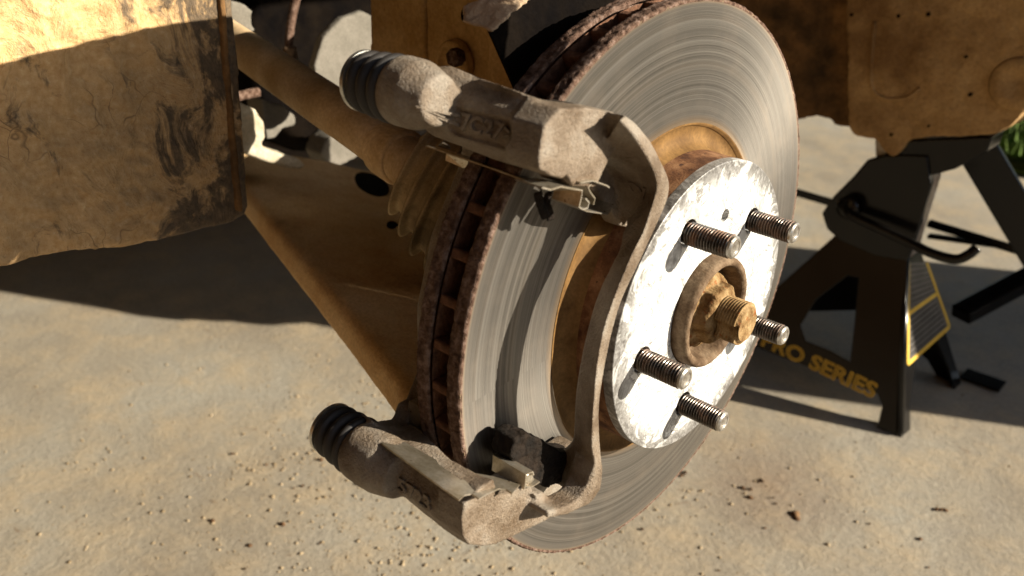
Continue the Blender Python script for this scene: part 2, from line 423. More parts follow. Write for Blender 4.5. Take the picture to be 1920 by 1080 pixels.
# ------------------------------------------------------------------ the car itself, above and behind the wheel arch (mostly out of frame)
body = thing('car_body', 'dark underside and wheel arch of the car over the suspension', 'car', (-.8, .6, .34))
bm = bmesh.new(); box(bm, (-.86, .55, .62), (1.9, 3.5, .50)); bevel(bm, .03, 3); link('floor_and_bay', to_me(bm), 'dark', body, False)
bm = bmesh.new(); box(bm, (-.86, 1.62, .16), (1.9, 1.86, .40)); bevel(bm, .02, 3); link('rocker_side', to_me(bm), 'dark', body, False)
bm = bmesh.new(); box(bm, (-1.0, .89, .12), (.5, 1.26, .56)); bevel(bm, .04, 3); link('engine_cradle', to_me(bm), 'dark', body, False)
kn = thing('unseen_shade_plates', 'added rusty plates around the brake disc, shaped to cast shade', 'shade plate', (-.085, -.05, .19))
bm = bmesh.new(); prism(bm, [Vector((-.085, y, z)) for y, z in ((-.176, .172), (-.06, .165), (.025, .160), (.03, .2), (-.03, .2), (-.08, .196), (-.176, .186))], (-.03, 0, 0)); link('panel_shade_plate', cast(bm, .003, 3), 'rust', kn)  # added above the frame, outlined to throw the arc of shade on the mud panel
bm = bmesh.new(); prism(bm, [Vector((-.17, y, z)) for y, z in ((.03, -.06), (.03, .02), (.09, .050), (.155, .080), (.20, .095), (.355, .10), (.35, .02), (.22, -.03), (.10, -.07))], (-.02, 0, 0)); link('arm_shade_plate', cast(bm, .003, 3), 'rust', kn)  # added plate hidden by the disc, outlined to shade the control arm
cp = thing('unseen_panel_shade', 'added unseen plate above the bracket, shaped to shade the mud panel', 'panel shade plate', (.06, -.05, .2))
bm = bmesh.new(); prism(bm, [Vector((.140, y + .0223, z + .0182)) for y, z in ((-.066, .187), (-.066, .172), (-.047, .1702), (-.022, .1845), (.0, .196), (.005, .228), (.055, .238), (.06, .262), (-.04, .264), (-.047, .25), (-.047, .198))], (.016, 0, 0)); link('front_shade_plate', cast(bm, .002, 3), 'cast', cp)  # added out of view; outline follows the shade needed on the mud panel
bm = bmesh.new(); box(bm, (0, -2.3, GZ + 1.3), (7, .2, 2.6)); bevel(bm, .01, 2)  # added out of view to block sky and bounce warm light
tag(link('added_shade_wall', to_me(bm), 'shadebrown', None, False), 'added brown wall blocking the sky on the near side of the car', 'wall')
bm = bmesh.new(); box(bm, (-.9, .8, GZ + 2.45), (5.6, 6.4, .15)); bevel(bm, .01, 2)  # added overhead, unseen, to keep sky light off the shaded parts
tag(link('added_shade_roof', to_me(bm), 'shadebrown', None, False), 'added low brown roof blocking the sky over the car', 'roof')
bm = bmesh.new(); box(bm, (-3.6, .8, GZ + 1.2), (.2, 6.2, 2.4)); bevel(bm, .01, 2)  # second added wall, unseen, closing off sky behind the car
tag(link('added_shade_wall', to_me(bm), 'shadebrown', None, False), 'added brown wall blocking the sky on the far side of the car', 'wall')
bm = bmesh.new()
box(bm, (4.6, 1.0, GZ + .55), (.06, 9.0, 1.1)); bevel(bm, .005, 1)  # added unseen board that hides the low sky, below the sun
tag(link('added_sky_fence', to_me(bm), 'shadebrown', None, False), 'added brown fence cutting the low sky light opposite the car', 'fence')
wh = thing('added_shadow_box', 'added dark box beyond the right edge, casting shadow on the concrete', 'shadow box', (.8, 1.39, GZ))
RZ = Matrix.Rotation(AZ, 3, 'Z'); tc = Vector((.8, 1.39, GZ + .34))  # added unseen box, turned and sized for the floor shadow by the stand
bm = bmesh.new(); box(bm, tc, (.36, .51, .66), RZ); bevel(bm, .008, 2); link('shadow_box_body', to_me(bm), 'blackpaint', wh, False)
for k_ in range(4):
    bm = bmesh.new(); box(bm, tc + RZ @ Vector((-.185, 0, -.22 + .15 * k_)), (.012, .47, .13), RZ); bevel(bm, .003, 1); link('shadow_box_front', to_me(bm), 'blackpaint', wh, False)

# ------------------------------------------------------------------ brake rotor
rotor = thing('brake_rotor', 'vented iron brake disc with turned grey face and rusty rim', 'brake disc')
n = 256
def ring(prof, mat, name, parent=rotor):
    bm = bmesh.new(); a, u, v = Vector((1, 0, 0)), Vector((0, 1, 0)), Vector((0, 0, 1))
    rows = [[bm.verts.new(a * x + (u * math.cos(2 * math.pi * i / n) + v * math.sin(2 * math.pi * i / n)) * r) for i in range(n)] for x, r in prof]
    for p, q in zip(rows, rows[1:]):
        for i in range(n): bm.faces.new((p[i], p[(i + 1) % n], q[(i + 1) % n], q[i]))
    return link(name, to_me(bm), mat, parent)
def rough_ring(x0, x1, name):
    """rim of one disc: pitted by rust, real relief"""
    bm = bmesh.new(); N = 900; K = 9
    prof = [(x0 + .0002, .1500)] + [(x0 + (x1 - x0) * t / (K - 1), .1583) for t in range(K)] + [(x1 - .0002, .1560)]
    rows = []
    for j, (x, r) in enumerate(prof):
        row = []
        for i in range(N):
            t = 2 * math.pi * i / N; p = Vector((x, r * math.cos(t), r * math.sin(t)))
            if 0 < j < len(prof) - 1: 
                h = noise.fractal(p * 420, 1, 2, 4) * .0006 - .0003
                if j in (1, K): h -= .0009; 
                p = Vector((x + (noise.noise(p * 500) * .0004 if j in (1, K) else 0), (r + h) * math.cos(t), (r + h) * math.sin(t)))
            row.append(bm.verts.new(p))
        rows.append(row)
    for p, q in zip(rows, rows[1:]):
        for i in range(N): bm.faces.new((p[i], p[(i + 1) % N], q[(i + 1) % N], q[i]))
    return link(name, to_me(bm), 'rust', rotor)
ring([(0, .0955), (0, .1572)], 'friction', 'friction_face')
rough_ring(-.0085, .0002, 'outer_disc_rim'); rough_ring(-.0285, -.0205, 'inner_disc_rim')
ring([(-.0086, .155), (-.0086, .10)], 'rustcore', 'outer_disc_back')
ring([(-.0204, .155), (-.0204, .09), (-.0286, .09), (-.0286, .155)], 'rustcore', 'inner_disc_body')
# vanes between the discs
bm = bmesh.new(); loft(bm, [[Vector((x, .0030 * c, .102 + .050 * t)) if False else Vector((x, w_ * c, z)) for (w_, z) in ((.0024, .1555),)for c in (-1, 1)] + [Vector((x, .0022, .104)), Vector((x, -.0022, .104))] for x in (-.0205, -.0085)])
bevel(bm, .0012, 3); vme = to_me(bm)
for i in range(46):
    o = link('vane', vme, 'rustcore', rotor, False); o.rotation_euler = (2 * math.pi * i / 46 + .05, 0, 0)
HX = .027
ring([(.0003, .0956), (.0003, .0945), (-.0016, .0938), (-.0018, .0870), (.0012, .0835), (.005, .0822)], 'orange', 'inner_relief')
ring([(.005, .0822), (.012, .0818), (.020, .0816), (HX - .0016, .0816), (HX - .0006, .0810), (HX - .0003, .080)], 'hatside', 'hat_side')
A0 = math.radians(115.38)
st_yz = [(.05715 * math.cos(A0 - k * 2 * math.pi / 5), .05715 * math.sin(A0 - k * 2 * math.pi / 5)) for k in range(5)]
holes = [circ(.0077, 28, y, z) for y, z in st_yz]
extra = [circ(.0042, 20, .052 * math.cos(A0 - math.radians(37)), .052 * math.sin(A0 - math.radians(37)))]
me = curve_plate([circ(.0811, 200), circ(.0325, 96)] + holes + extra, .006, .0006)
for v in me.vertices: v.co = Vector((HX - .003 + v.co.z, v.co.x, v.co.y))
me.flip_normals() if False else None
link('hat_face', me, 'hubface', rotor, True); sharp(COL.objects[-1], 10)

# ------------------------------------------------------------------ hub, studs
hub = thing('wheel_hub', 'rusty wheel hub with five threaded studs through the disc', 'wheel hub', (0, 0, 0))
bm = bmesh.new(); lathe(bm, (0, 0, 0), (1, 0, 0), [(HX - .02, .0795), (HX - .0072, .0795)], 64); link('hub_flange', to_me(bm), 'rustcore', hub); sharp(COL.objects[-1])
bm = bmesh.new(); lathe(bm, (0, 0, 0), (1, 0, 0), [(HX - .007, .0318), (HX + .0065, .0313), (HX + .0085, .0302), (HX + .0088, .0278), (HX + .0070, .0262), (HX - .003, .0238), (HX - .006, .021)], 96)
link('pilot_ring', cast(bm, .0008, 2, .00015, 500), 'tan', hub)
bm = bmesh.new()
prof = [(-.008, .0055)]; x = 0.; pitch = .0016; L = .0262
while x < L - .0025:
    prof += [(x, .0052), (x + pitch * .42, .0061), (x + pitch * .58, .0061)]; x += pitch
prof += [(L - .0022, .0054)]
lathe(bm, (0, 0, 0), (1, 0, 0), prof, 32)
smed = to_me(bm)
bm = bmesh.new(); lathe(bm, (0, 0, 0), (1, 0, 0), [(L - .0022, .0057), (L - .0009, .0057), (L, .0048), (L, .0036), (L - .0004, .0033), (L - .0004, .0)], 32, False); cmed = to_me(bm)
for (y, z) in st_yz:
    o = link('stud', smed, 'stud', hub); o.location = (HX, y, z); sharp(o, 25)
    c = link('stud_tip', cmed, 'studend', o); sharp(c, 25)
    o2 = o

# ------------------------------------------------------------------ drive axle (stub, nut, shaft, boot)
axle = thing('drive_axle', 'dusty drive shaft with ribbed rubber boot and threaded stub end', 'drive shaft')
bm = bmesh.new(); prof = [(HX - .006, .0125), (HX + .0105, .0125)]; x = HX + .0105
while x < HX + .0235: prof += [(x, .0112), (x + .0006, .0119), (x + .0010, .0119)]; x += .0016
prof += [(HX + .0245, .0108), (HX + .0262, .0092), (HX + .0262, .004), (HX + .0255, .0)]
lathe(bm, (0, 0, 0), (1, 0, 0), prof, 48)
o = link('stub_thread', to_me(bm), 'nut', axle); sharp(o, 30)
# key slot cut in the stub: dark-sided notch facing the camera
me = o.data
for v in me.vertices:
    a = math.degrees(math.atan2(v.co.z, v.co.y)) % 360; 
    if v.co.x > HX + .012 and v.co.x < HX + .0258 and 168 < a < 215:
        v.co.y *= .66; v.co.z *= .66
bm = bmesh.new(); lathe(bm, (0, 0, 0), (1, 0, 0), [(HX - .005, .0215), (HX + .001, .0215), (HX + .003, .0195), (HX + .0035, .0175), (HX + .0105, .0165), (HX + .0115, .0150), (HX + .012, .0118)], 72)
for v in bm.verts:
    t = math.atan2(v.co.z, v.co.y); r_ = math.hypot(v.co.y, v.co.z)
    if v.co.x > HX + .0032 and r_ > .014:
        k_ = math.cos(math.pi / 6) / math.cos((t % (math.pi / 3)) - math.pi / 6); v.co.y *= .94 * k_ + .08; v.co.z *= .94 * k_ + .08
link('axle_nut', cast(bm, .0007, 2, .0003, 350, .0005, 120), 'nut', axle)
SP = Vector((-.165, -.050, .0555)); SE = Vector((-.62, .047, .092))
bm = bmesh.new(); d = (SE - SP).normalized()
lathe(bm, SP - d * .03, d, [(0, .0150), (.1, .0152), (.12, .0158), (.45, .0152), (.5, .0152)], 48); link('shaft', to_me(bm), 'shaft', axle)
J = Vector((-.082, -.012, .012)); dj = (J - SP).normalized(); LB = (J - SP).length
bm = bmesh.new(); prof = []
r0, r1 = .027, .0515
nr = 8
for i in range(nr * 12 + 1):
    t = i / (nr * 12); env = r0 + (r1 - r0) * min(1, t * 2.6) ** .7
    ph = (t * nr) % 1
    prof.append((.010 + (LB - .004) * t, env - .0085 * (1 - math.exp(-((ph - .5) / .17) ** 2))))
lathe(bm, SP, dj, prof, 96); link('boot', to_me(bm), 'bootrubber', axle)
bm = bmesh.new(); lathe(bm, SP, d, [(-.012, .0162), (-.010, .0174), (.010, .0178), (.012, .0165)], 64)
link('boot_clamp', cast(bm, .001, 2, .0003, 300), 'shaft', axle)

# ------------------------------------------------------------------ caliper bracket
br = thing('caliper_bracket', 'dusty cast iron caliper bracket straddling the edge of the brake disc', 'caliper bracket', P(1100, 700, x=.03))
EX = .028
bm = bmesh.new()
# top arm: (x, top silhouette pixel, bottom silhouette pixel)
def arm_sections(rows, depth, fat=.5):
    secs = []
    for x, tp, bp, k in rows:
        T, B = P(*tp, x=x), P(*bp, x=x); mid = (T + B) / 2; up = (T - B); h = up.length; upn = up / h
        away = Vector((0, upn.z, -upn.y)); away = away if away.y > 0 else -away
        dd = depth * k
        secs.append([B + upn * h * .12 - away * 0.0 , mid - upn * h * .2 - away * .0035, mid + upn * h * .2 - away * .0035, T - upn * h * .1,
                     T + away * dd * .35, T + away * dd * .8 - upn * h * .1, mid + away * dd * .95, B + away * dd * .8 + upn * h * .06, B + away * dd * .25])
    return secs
top_rows = [(EX, (1062, 198), (1014, 322), 1.), (.02, (1032, 187), (985, 314), 1.), (.0, (955, 163), (915, 296), .9), (-.02, (880, 139), (850, 273), .8), (-.035, (830, 118), (800, 254), .8), (-.040, (812, 116), (785, 243), .85)]
loft(bm, arm_sections(top_rows, .019))
# outer end plate of the top arm, with the step above the clip
def P_(l, x): return [P(u, v, x=x) for u, v in l]
tp = [(1050, 204), (1020, 238), (1010, 295), (1012, 321), (1062, 325), (1074, 350), (1118, 352), (1137, 312), (1157, 272), (1172, 232), (1150, 209), (1100, 201)]
prism(bm, P_(tp, EX), (-.018, 0, 0))
# the bar
rows = [((1118, 292), (1160, 222), (1172, 216), .018), ((1140, 322), (1180, 243), (1192, 231), .014), ((1150, 350), (1200, 271), (1218, 262), .013), ((1156, 385), (1224, 312), (1238, 298), .013), ((1164, 420), (1233, 343), (1255, 338), .017),
        ((1167, 443), (1228, 372), (1252, 375), .026), ((1162, 470), (1208, 432), (1231, 424), .027), ((1149, 497), (1184, 480), (1202, 487), .028), ((1123, 552), (1150, 565), (1168, 560), .028), ((1104, 614), (1130, 628), (1148, 625), .028),
        ((1090, 677), (1118, 700), (1133, 698), .028), ((1080, 740), (1114, 755), (1125, 752), .027), ((1077, 800), (1111, 800), (1124, 803), .026), ((1072, 832), (1110, 838), (1127, 850), .024), ((1048, 856), (1116, 874), (1130, 884), .014), ((1038, 885), (1110, 915), (1124, 920), .012), ((1034, 905), (1098, 940), (1110, 940), .012)]
secs = []
Ls, Cs, Rs = smoothpath([P(*l, x=xl) for l, c, r, xl in rows], 5), smoothpath([P(*c, x=.041) for l, c, r, xl in rows], 5), smoothpath([P(*r, x=.0385) for l, c, r, xl in rows], 5)
for Lp, Cp, Rp in zip(Ls, Cs, Rs):
    secs.append([Lp, Cp, Rp, Rp + Vector((-.011, .001, 0)), Lp + Vector((-.002, .003, 0))])
loft(bm, secs)
# bottom plate
bp = [(880, 1022), (868, 985), (870, 945), (905, 932), (960, 925), (994, 902), (1000, 930), (1018, 950), (1040, 964), (1030, 974), (930, 1022), (905, 1026)]
prism(bm, P_(bp, EX), (-.016, 0, 0))
def low_sections(rows):
    secs = []
    for x, tp_, bp_, dd in rows:
        T, B = P(*tp_, x=x), P(*bp_, x=x); up = (T - B); h = up.length; upn = up / h
        away = Vector((0, upn.z, -upn.y)); away = away if away.y > 0 else -away
        secs.append([B, B + upn * h * .3 - away * .003, B + upn * h * .7 - away * .003, T - upn * h * .03, T + away * dd * .5 + upn * .001, T + away * dd, B + away * dd + upn * h * .3, B + away * dd * .35 - upn * h * .02])
    return secs
low_rows = [(EX, (872, 940), (880, 1024), .018), (.02, (852, 926), (858, 1012), .016), (.0, (797, 888), (800, 968), .015), (-.02, (742, 850), (745, 922), .019), (-.032, (716, 826), (712, 900), .02), (-.040, (704, 806), (686, 892), .020)]
loft(bm, low_sections(low_rows))
# bosses for the slide pins
PA = P(764, 173, x=-.040); PB = P(688, 847, x=-.041)
lathe(bm, PA + Vector((.02, 0, 0)), (-1, 0, 0), [(0, .010), (.012, .0142), (.022, .0146), (.0245, .0138)], 40)
lathe(bm, PB + Vector((.026, -.0005, 0)), (-1, 0, 0), [(0, .011), (.012, .0142), (.027, .0146), (.030, .0138)], 40)
# inner bridge behind the disc
arc = []
for t in (127, 140, 155, 170, 185, 197):
    a = math.radians(t); rr = .125 if t not in (127, 197) else (.146 if t == 127 else .155)
    c = Vector((-.047, rr * math.cos(a), rr * math.sin(a))); e = Vector((0, math.cos(a), math.sin(a)))
    arc.append([c + e * .012 + Vector((.006, 0, 0)), c + e * .012 - Vector((.006, 0, 0)), c - e * .012 - Vector((.006, 0, 0)), c - e * .012 + Vector((.006, 0, 0))])
loft(bm, arc)
web = [(700, 790), (725, 805), (760, 800), (770, 770), (790, 760), (850, 800), (850, 860), (790, 860), (730, 850)]
prism(bm, P_(web, -.040), (-.010, 0, 0))
prism(bm, P_([(985, 900), (1010, 882), (1045, 850), (1076, 830), (1112, 850), (1122, 900), (1104, 945), (1060, 965), (1040, 972), (1004, 972), (975, 960)], .0125), (-.0105, 0, 0))
prism(bm, P_([(1090, 320), (1120, 250), (1168, 228), (1200, 290), (1215, 350), (1190, 430), (1163, 425), (1140, 385), (1110, 356)], .015), (-.010, 0, 0))
prism(bm, P_([(1002, 928), (1022, 925), (1034, 938), (1046, 955), (1040, 968), (1018, 958)], .031), (-.027, 0, 0))
prism(bm, P_([(1026, 972), (1028, 960), (1058, 953), (1085, 938), (1102, 912), (1113, 872), (1131, 878), (1127, 918), (1106, 946), (1064, 966)], .040), (-.012, 0, 0))
# thin cast lip along the back of the top arm
prism(bm, [P(880, 150, x=-.02), P(900, 146, x=-.014), P(960, 166, x=.004), P(1005, 184, x=.014), P(1015, 200, x=.016), P(900, 190, x=-.014)], (0, .006, -.003))
bme = cast(bm, .0009, 7, .00007, 600, .00015, 60)
bvh0 = BVHTree.FromPolygons([v.co for v in bme.vertices], [p.vertices[:] for p in bme.polygons])
def hit(u, v):
    d_ = (CR * ((u - 960) / FPX) + CD * ((v - 540) / FPX) + CF).normalized(); h = bvh0.ray_cast(CAM, d_); return h[0]
# recessed oval with arrows and number on the side of the top arm
oc, orr = hit(898, 238), hit(930, 246); ou = hit(905, 212)
rx = (hit(955, 252) - hit(842, 223)).normalized(); upv = (ou - oc); upv = (upv - rx * upv.dot(rx)).normalized(); nn_ = rx.cross(upv)
for v in bme.vertices:
    q = v.co - oc; a, b, c = q.dot(rx), q.dot(upv), q.dot(nn_)
    if abs(c) < .006:
        da = max(0, abs(a) - .0125); dd = math.hypot(da, b) - .0055
        if dd < 0: v.co -= nn_ * min(.0017, .0004 - dd * 1.6)
casting = link('casting', bme, 'cast', br)
bvh = BVHTree.FromPolygons([v.co for v in bme.vertices], [p.vertices[:] for p in bme.polygons])
link('raised_number', lay(text_mesh('<7C27>', .0092, .0010, bold=.00018), oc, rx, upv, bvh, .0002, 1.12), 'cast', br, False)
o1, o2_ = hit(745, 908), hit(812, 950)
if o1 and o2_:
    oc2 = (o1 + o2_) / 2; r2 = (o2_ - o1).normalized(); u2 = (hit(785, 915) or oc2) - oc2
    if u2.length < 1e-4: u2 = Vector((0, 0, 1))
    link('raised_number', lay(text_mesh('5723', .0110, .0010, bold=.0003), oc2, r2, u2, bvh, .0002, 1.), 'cast', br, False)
o1, o2_, o3 = hit(1195, 368), hit(1197, 340), hit(1185, 350)
if o1 and o2_ and o3: link('raised_number', lay(text_mesh('2', .0135, .0005, bold=.0002), (o1 + o2_) / 2, (o2_ - o1), (o3 - (o1 + o2_) / 2), bvh, .0002), 'cast', br, False)
# slide pin boots
def pin(A, lab):
    bm = bmesh.new(); prof = []
    for i in range(37):
        t = i / 36; ph = (t * 3) % 1; env = .0148 - .0016 * t
        prof.append((.0225 * t, env - .0050 * (1 - abs(math.sin(math.pi * ph)) ** .7)))
    prof.append((.0232, .010))
    lathe(bm, A, (-1, 0, 0), prof, 56); b = link('pin_boot', to_me(bm), 'rubber', br)
    bm = bmesh.new(); lathe(bm, A, (-1, 0, 0), [(.0215, .0110), (.0218, .0130), (.0236, .0132), (.0244, .0122), (.0246, .008), (.0262, .0075), (.0264, .0)], 48)
    c = link('pin_cap', to_me(bm), 'zinc', b); sharp(c, 30)
pin(PA + Vector((-.0045, 0, 0)), ''); pin(PB + Vector((-.0035, 0, 0)), '')
bm = bmesh.new()
gp = [(966, 826), (988, 813), (1022, 828), (1050, 848), (1078, 850), (1085, 890), (1030, 915), (1005, 905), (975, 885), (958, 858)]
prism(bm, P_(gp, .0195), (-.013, 0, 0)); link('grease_deposit', cast(bm, .0008, 3, .0006, 260, .0010, 120), 'grease', br)

# ------------------------------------------------------------------ pad clips
def strip(bm, pts, off, th=.0006):
    """sheet metal band through pts, swept by off, thickness th"""
    pts = [Vector(p) for p in pts]; off = Vector(off); rows_ = []
    for i, p in enumerate(pts):
        t = (pts[min(i + 1, len(pts) - 1)] - pts[max(i - 1, 0)]); nrm = t.cross(off).normalized() * th / 2
        rows_.append([p - nrm, p + nrm, p + off + nrm, p + off - nrm])
    loft(bm, rows_)
clipT = thing('pad_clip', 'shiny spring steel pad clip under the upper bracket arm', 'spring clip', P(1090, 360, x=.03), 'pad clips')
bm = bmesh.new()
prof = P_([(1017, 352), (1033, 356), (1052, 350), (1072, 354), (1092, 357), (1090, 372), (1086, 388), (1093, 393), (1102, 390), (1105, 380), (1098, 372)], .030)
strip(bm, prof, (-.014, 0, 0)); link('channel', to_me(bm), 'clip', clipT); sharp(COL.objects[-1], 40)
bm = bmesh.new(); strip(bm, P_([(1086, 388), (1100, 396), (1140, 402), (1152, 384)], .021), (-.016, 0, 0)); strip(bm, P_([(1088, 343), (1112, 339), (1138, 348), (1143, 352)], .030), (-.012, .001, 0))
strip(bm, P_([(1112, 342), (1103, 352), (1108, 362), (1116, 372), (1113, 384)], .028), (-.010, 0, 0)); link('jaw', to_me(bm), 'clip', clipT); sharp(COL.objects[-1], 40)
bm = bmesh.new(); a = P(798, 274, x=-.050); b = P(1017, 352, x=.016)
pts = [a, P(850, 291, x=-.034), P(925, 317, x=-.012), P(993, 342, x=.009), P(1020, 354, x=.018), P(1050, 352, x=.028)]
strip(bm, pts, (-.001, .010, -.0035), .0007); link('band', to_me(bm), 'clip', clipT); sharp(COL.objects[-1], 40)
bm = bmesh.new(); prism(bm, [P(837, 288, x=-.045), P(835, 301, x=-.045), P(868, 315, x=-.037), P(882, 312, x=-.033), P(880, 296, x=-.033)], (0, .0008, .0002)); prism(bm, [P(822, 272, x=-.046), P(842, 281, x=-.041), P(838, 272, x=-.041), P(828, 268, x=-.044)], (0, .001, .0002)); link('tab', to_me(bm), 'clip', clipT, False)
bm = bmesh.new()
for pl in ([(1000, 362), (1004, 385), (1012, 402), (1017, 413)], [(1021, 362), (1016, 385), (1022, 400), (1026, 416)]):
    strip(bm, [P(u, v, x=.012 + .001 * i) for i, (u, v) in enumerate(pl)], (.002, .003, .001), .0012)
sh_ = link('rubber_shred', cast(bm, .0006, 1, .0003, 500), 'grease'); tag(sh_, 'torn black scrap of rubber hanging from the upper pad clip', 'rubber scrap')
clipB = thing('pad_clip', 'spring steel pad clip lying on the lower bracket arm', 'spring clip', P(900, 900, x=.02), 'pad clips')
# shim plate on the arm's inner face, pieces traced on the plane of that face
Q0, Q1, Q2 = P(862, 936, x=.026), P(716, 831, x=-.030), P(864, 901, x=.014)
Q0 += Vector((0, -.0, .0012)); Q1 += Vector((0, 0, .0012))
e1 = Q1 - Q0; e2 = P(975, 905, x=.0270) - Q0; pn = e1.cross(e2).normalized()
if pn.z < 0: pn = -pn
def PL(u, v, lift=0.):
    d_ = CR * ((u - 960) / FPX) + CD * ((v - 540) / FPX) + CF; t = (Q0 + pn * lift - CAM).dot(pn) / d_.dot(pn); return CAM + d_ * t
shim = [(716, 831), (722, 826), (735, 832), (760, 822), (800, 830), (822, 870), (864, 900), (890, 887), (925, 893), (975, 908), (960, 925), (950, 917), (936, 915), (918, 923), (898, 934), (885, 925), (872, 927), (861, 937)]
bm = bmesh.new(); prism(bm, [PL(u, v, .0016) for u, v in shim], -pn * .0008); link('shim_plate', to_me(bm), 'clip', clipB, False)
bm = bmesh.new(); c1 = [(984, 918), (986, 903), (986, 890), (999, 885), (1001, 891)]
strip(bm, P_(c1, .030), (-.020, 0, 0), .0008)
strip(bm, P_([(986, 912), (996, 914), (1012, 904)], .030), (-.006, 0, 0), .0007); link('channel', to_me(bm), 'clip', clipB); sharp(COL.objects[-1], 40)
bm = bmesh.new(); prism(bm, P_([(986, 905), (986, 890), (999, 886), (1003, 900), (995, 908)], .0285), (-.018, 0, 0)); link('channel_filling', cast(bm, .0006, 1, .0004, 400), 'clip', clipB)
bm = bmesh.new(); strip(bm, [P(u, v, x=-.042) for u, v in ((748, 802), (762, 790), (768, 752), (780, 748), (800, 752))], (.016, 0, 0), .0008); link('tab', to_me(bm), 'clip', clipB); sharp(COL.objects[-1], 40)

# ------------------------------------------------------------------ backing plate behind the disc
sh = thing('dust_shield', 'torn muddy dust shield standing behind the top of the disc', 'dust shield', (-.05, 0, .16))
bm = bmesh.new(); ro, ri = .173, .128
front = []
for i in range(25):
    t = math.radians(72 + (121 - 72) * i / 24); front.append((t, ro))
back = [(t, .135) for t, _ in front[::-1]]
pts = [Vector((-.048, r * math.cos(t), r * math.sin(t))) for t, r in front] + [Vector((-.048, r * math.cos(t), r * math.sin(t))) for t, r in back]
prism(bm, pts, (-.0016, 0, 0)); link('shield_plate', to_me(bm), 'dark', sh, False)  # near black colour paints the shade on the inside of the shield
bm = bmesh.new(); secs = []
for i in range(61):
    t = math.radians(74 + (121.5 - 74) * i / 60); w_ = .022 + .004 * math.sin(i * .7) + .003 * noise.noise(Vector((i * .3, 0, 0)))
    e = Vector((0, math.cos(t), math.sin(t))); c = e * (ro + .0005 + .0012 * noise.noise(Vector((i * .25, 3, 0))))
    secs.append([c + Vector((-.044, 0, 0)), c + Vector((-.044 - w_, 0, 0)) + e * .004, c + Vector((-.044 - w_, 0, 0)) + e * .0015, c + Vector((-.044, 0, 0)) - e * .002])
loft(bm, secs); link('shield_lip', cast(bm, .0016, 2, .0006, 200, .001, 60), 'shield', sh)

# ------------------------------------------------------------------ knuckle / strut behind
st = thing('strut_bracket', 'dusty orange brown suspension strut bracket behind the disc', 'strut', (-.16, .03, 0))
yy = .03
def panel(pts2, y, depth, voxel=.003, amp=.0004, bevel_it=4, **k):
    bm = bmesh.new(); prism(bm, [P(u, v, y=y) for u, v in pts2], (0, depth, 0)); return cast(bm, voxel, bevel_it, amp, 120, .0015, 25)
link('strut_tube', panel([(696, -60), (696, 60), (692, 120), (700, 175), (800, 240), (1000, 260), (1120, 260), (1120, -60)], yy, .05), 'strut', st)
bm = bmesh.new(); prism(bm, [P(u, v, y=yy - .006) for u, v in ((900, -60), (912, 60), (918, 140), (935, 200), (1100, 250), (1100, -60))], (0, .006, 0)); link('flange', cast(bm, .002, 3, .0003, 150), 'strut', st)
bm = bmesh.new(); prism(bm, [P(u, v, y=yy - .0035) for u, v in ((690, -60), (693, 80), (690, 150), (720, 190), (800, 195), (795, 100), (795, -60))], (0, .006, 0)); link('gusset', cast(bm, .002, 6, .0003, 150), 'strut', st)
bm = bmesh.new(); prism(bm, [P(872 + 8 * math.cos(a / 10 * math.pi), 28 + 15 * math.sin(a / 10 * math.pi), y=yy - .0035) for a in range(20)], (0, .004, 0)); link('slot', to_me(bm), 'dark', st, False)
bm = bmesh.new(); c = P(858, 118, y=yy - .001); lathe(bm, c, (0, -1, 0), [(0, .016), (.006, .015), (.007, .012), (.004, .010), (.004, 0)], 40); link('bolt_boss', cast(bm, .001, 3, .0003, 200), 'strut', st)
bm = bmesh.new(); c = P(862, 106, y=yy - .007); lathe(bm, c, (0, -1, 0), [(0, .006), (.007, .006), (.007, 0)], 6); o = link('bolt', to_me(bm), 'rust', st, False)

# ------------------------------------------------------------------ lower control arm
arm = thing('lower_control_arm', 'broad rust brown control arm running down to the hub', 'control arm', (-.3, .05, -.1))
a1, a2, a3 = P(780, 735, x=-.10), P(468, 335, x=-.47), P(640, 300, x=-.50)
an = (a2 - a1).cross(a3 - a1).normalized()
if an.z < 0: an = -an
def PA_(u, v):
    d_ = CR * ((u - 960) / FPX) + CD * ((v - 540) / FPX) + CF; return CAM + d_ * ((a1 - CAM).dot(an) / d_.dot(an))
out_ = [(770, 712), (783, 745), (800, 800), (900, 700), (1000, 560), (960, 430), (850, 330), (760, 300), (690, 322), (600, 300), (500, 285), (440, 270), (430, 300), (520, 410), (600, 505), (700, 625)]
e1 = (a2 - a1).normalized(); e2 = an.cross(e1)
to2 = lambda p: ((p - a1).dot(e1), (p - a1).dot(e2))
loops = [[to2(PA_(u, v)) for u, v in out_], [to2(PA_(697 + 38 * math.cos(t / 12 * math.pi) + 6 * math.sin(t / 12 * math.pi), 344 + 24 * math.sin(t / 12 * math.pi) + 8 * math.cos(t / 12 * math.pi))) for t in range(24)],
         [to2(PA_(735 + 17 * math.cos(t / 8 * math.pi), 421 + 11 * math.sin(t / 8 * math.pi))) for t in range(16)]]
me = curve_plate(loops, .026, .008, 4)
for v in me.vertices:
    q = a1 + e1 * v.co.x + e2 * v.co.y + an * (v.co.z - .013); v.co = q
bm = bmesh.new(); bm.from_mesh(me); me = cast(bm, .0022, 4, .0002, 150, .0004, 30)
link('pressed_arm', me, 'armdirt', arm)
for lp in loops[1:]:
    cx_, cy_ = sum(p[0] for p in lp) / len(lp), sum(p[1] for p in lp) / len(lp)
    bm = bmesh.new(); prism(bm, [a1 + e1 * (cx_ + (p[0] - cx_) * 1.0) + e2 * (cy_ + (p[1] - cy_) * 1.0) - an * .0018 for p in lp], an * .001); link('hole_shade_disc', to_me(bm), 'dark', arm, False)  # dark disc paints the shade inside each hole

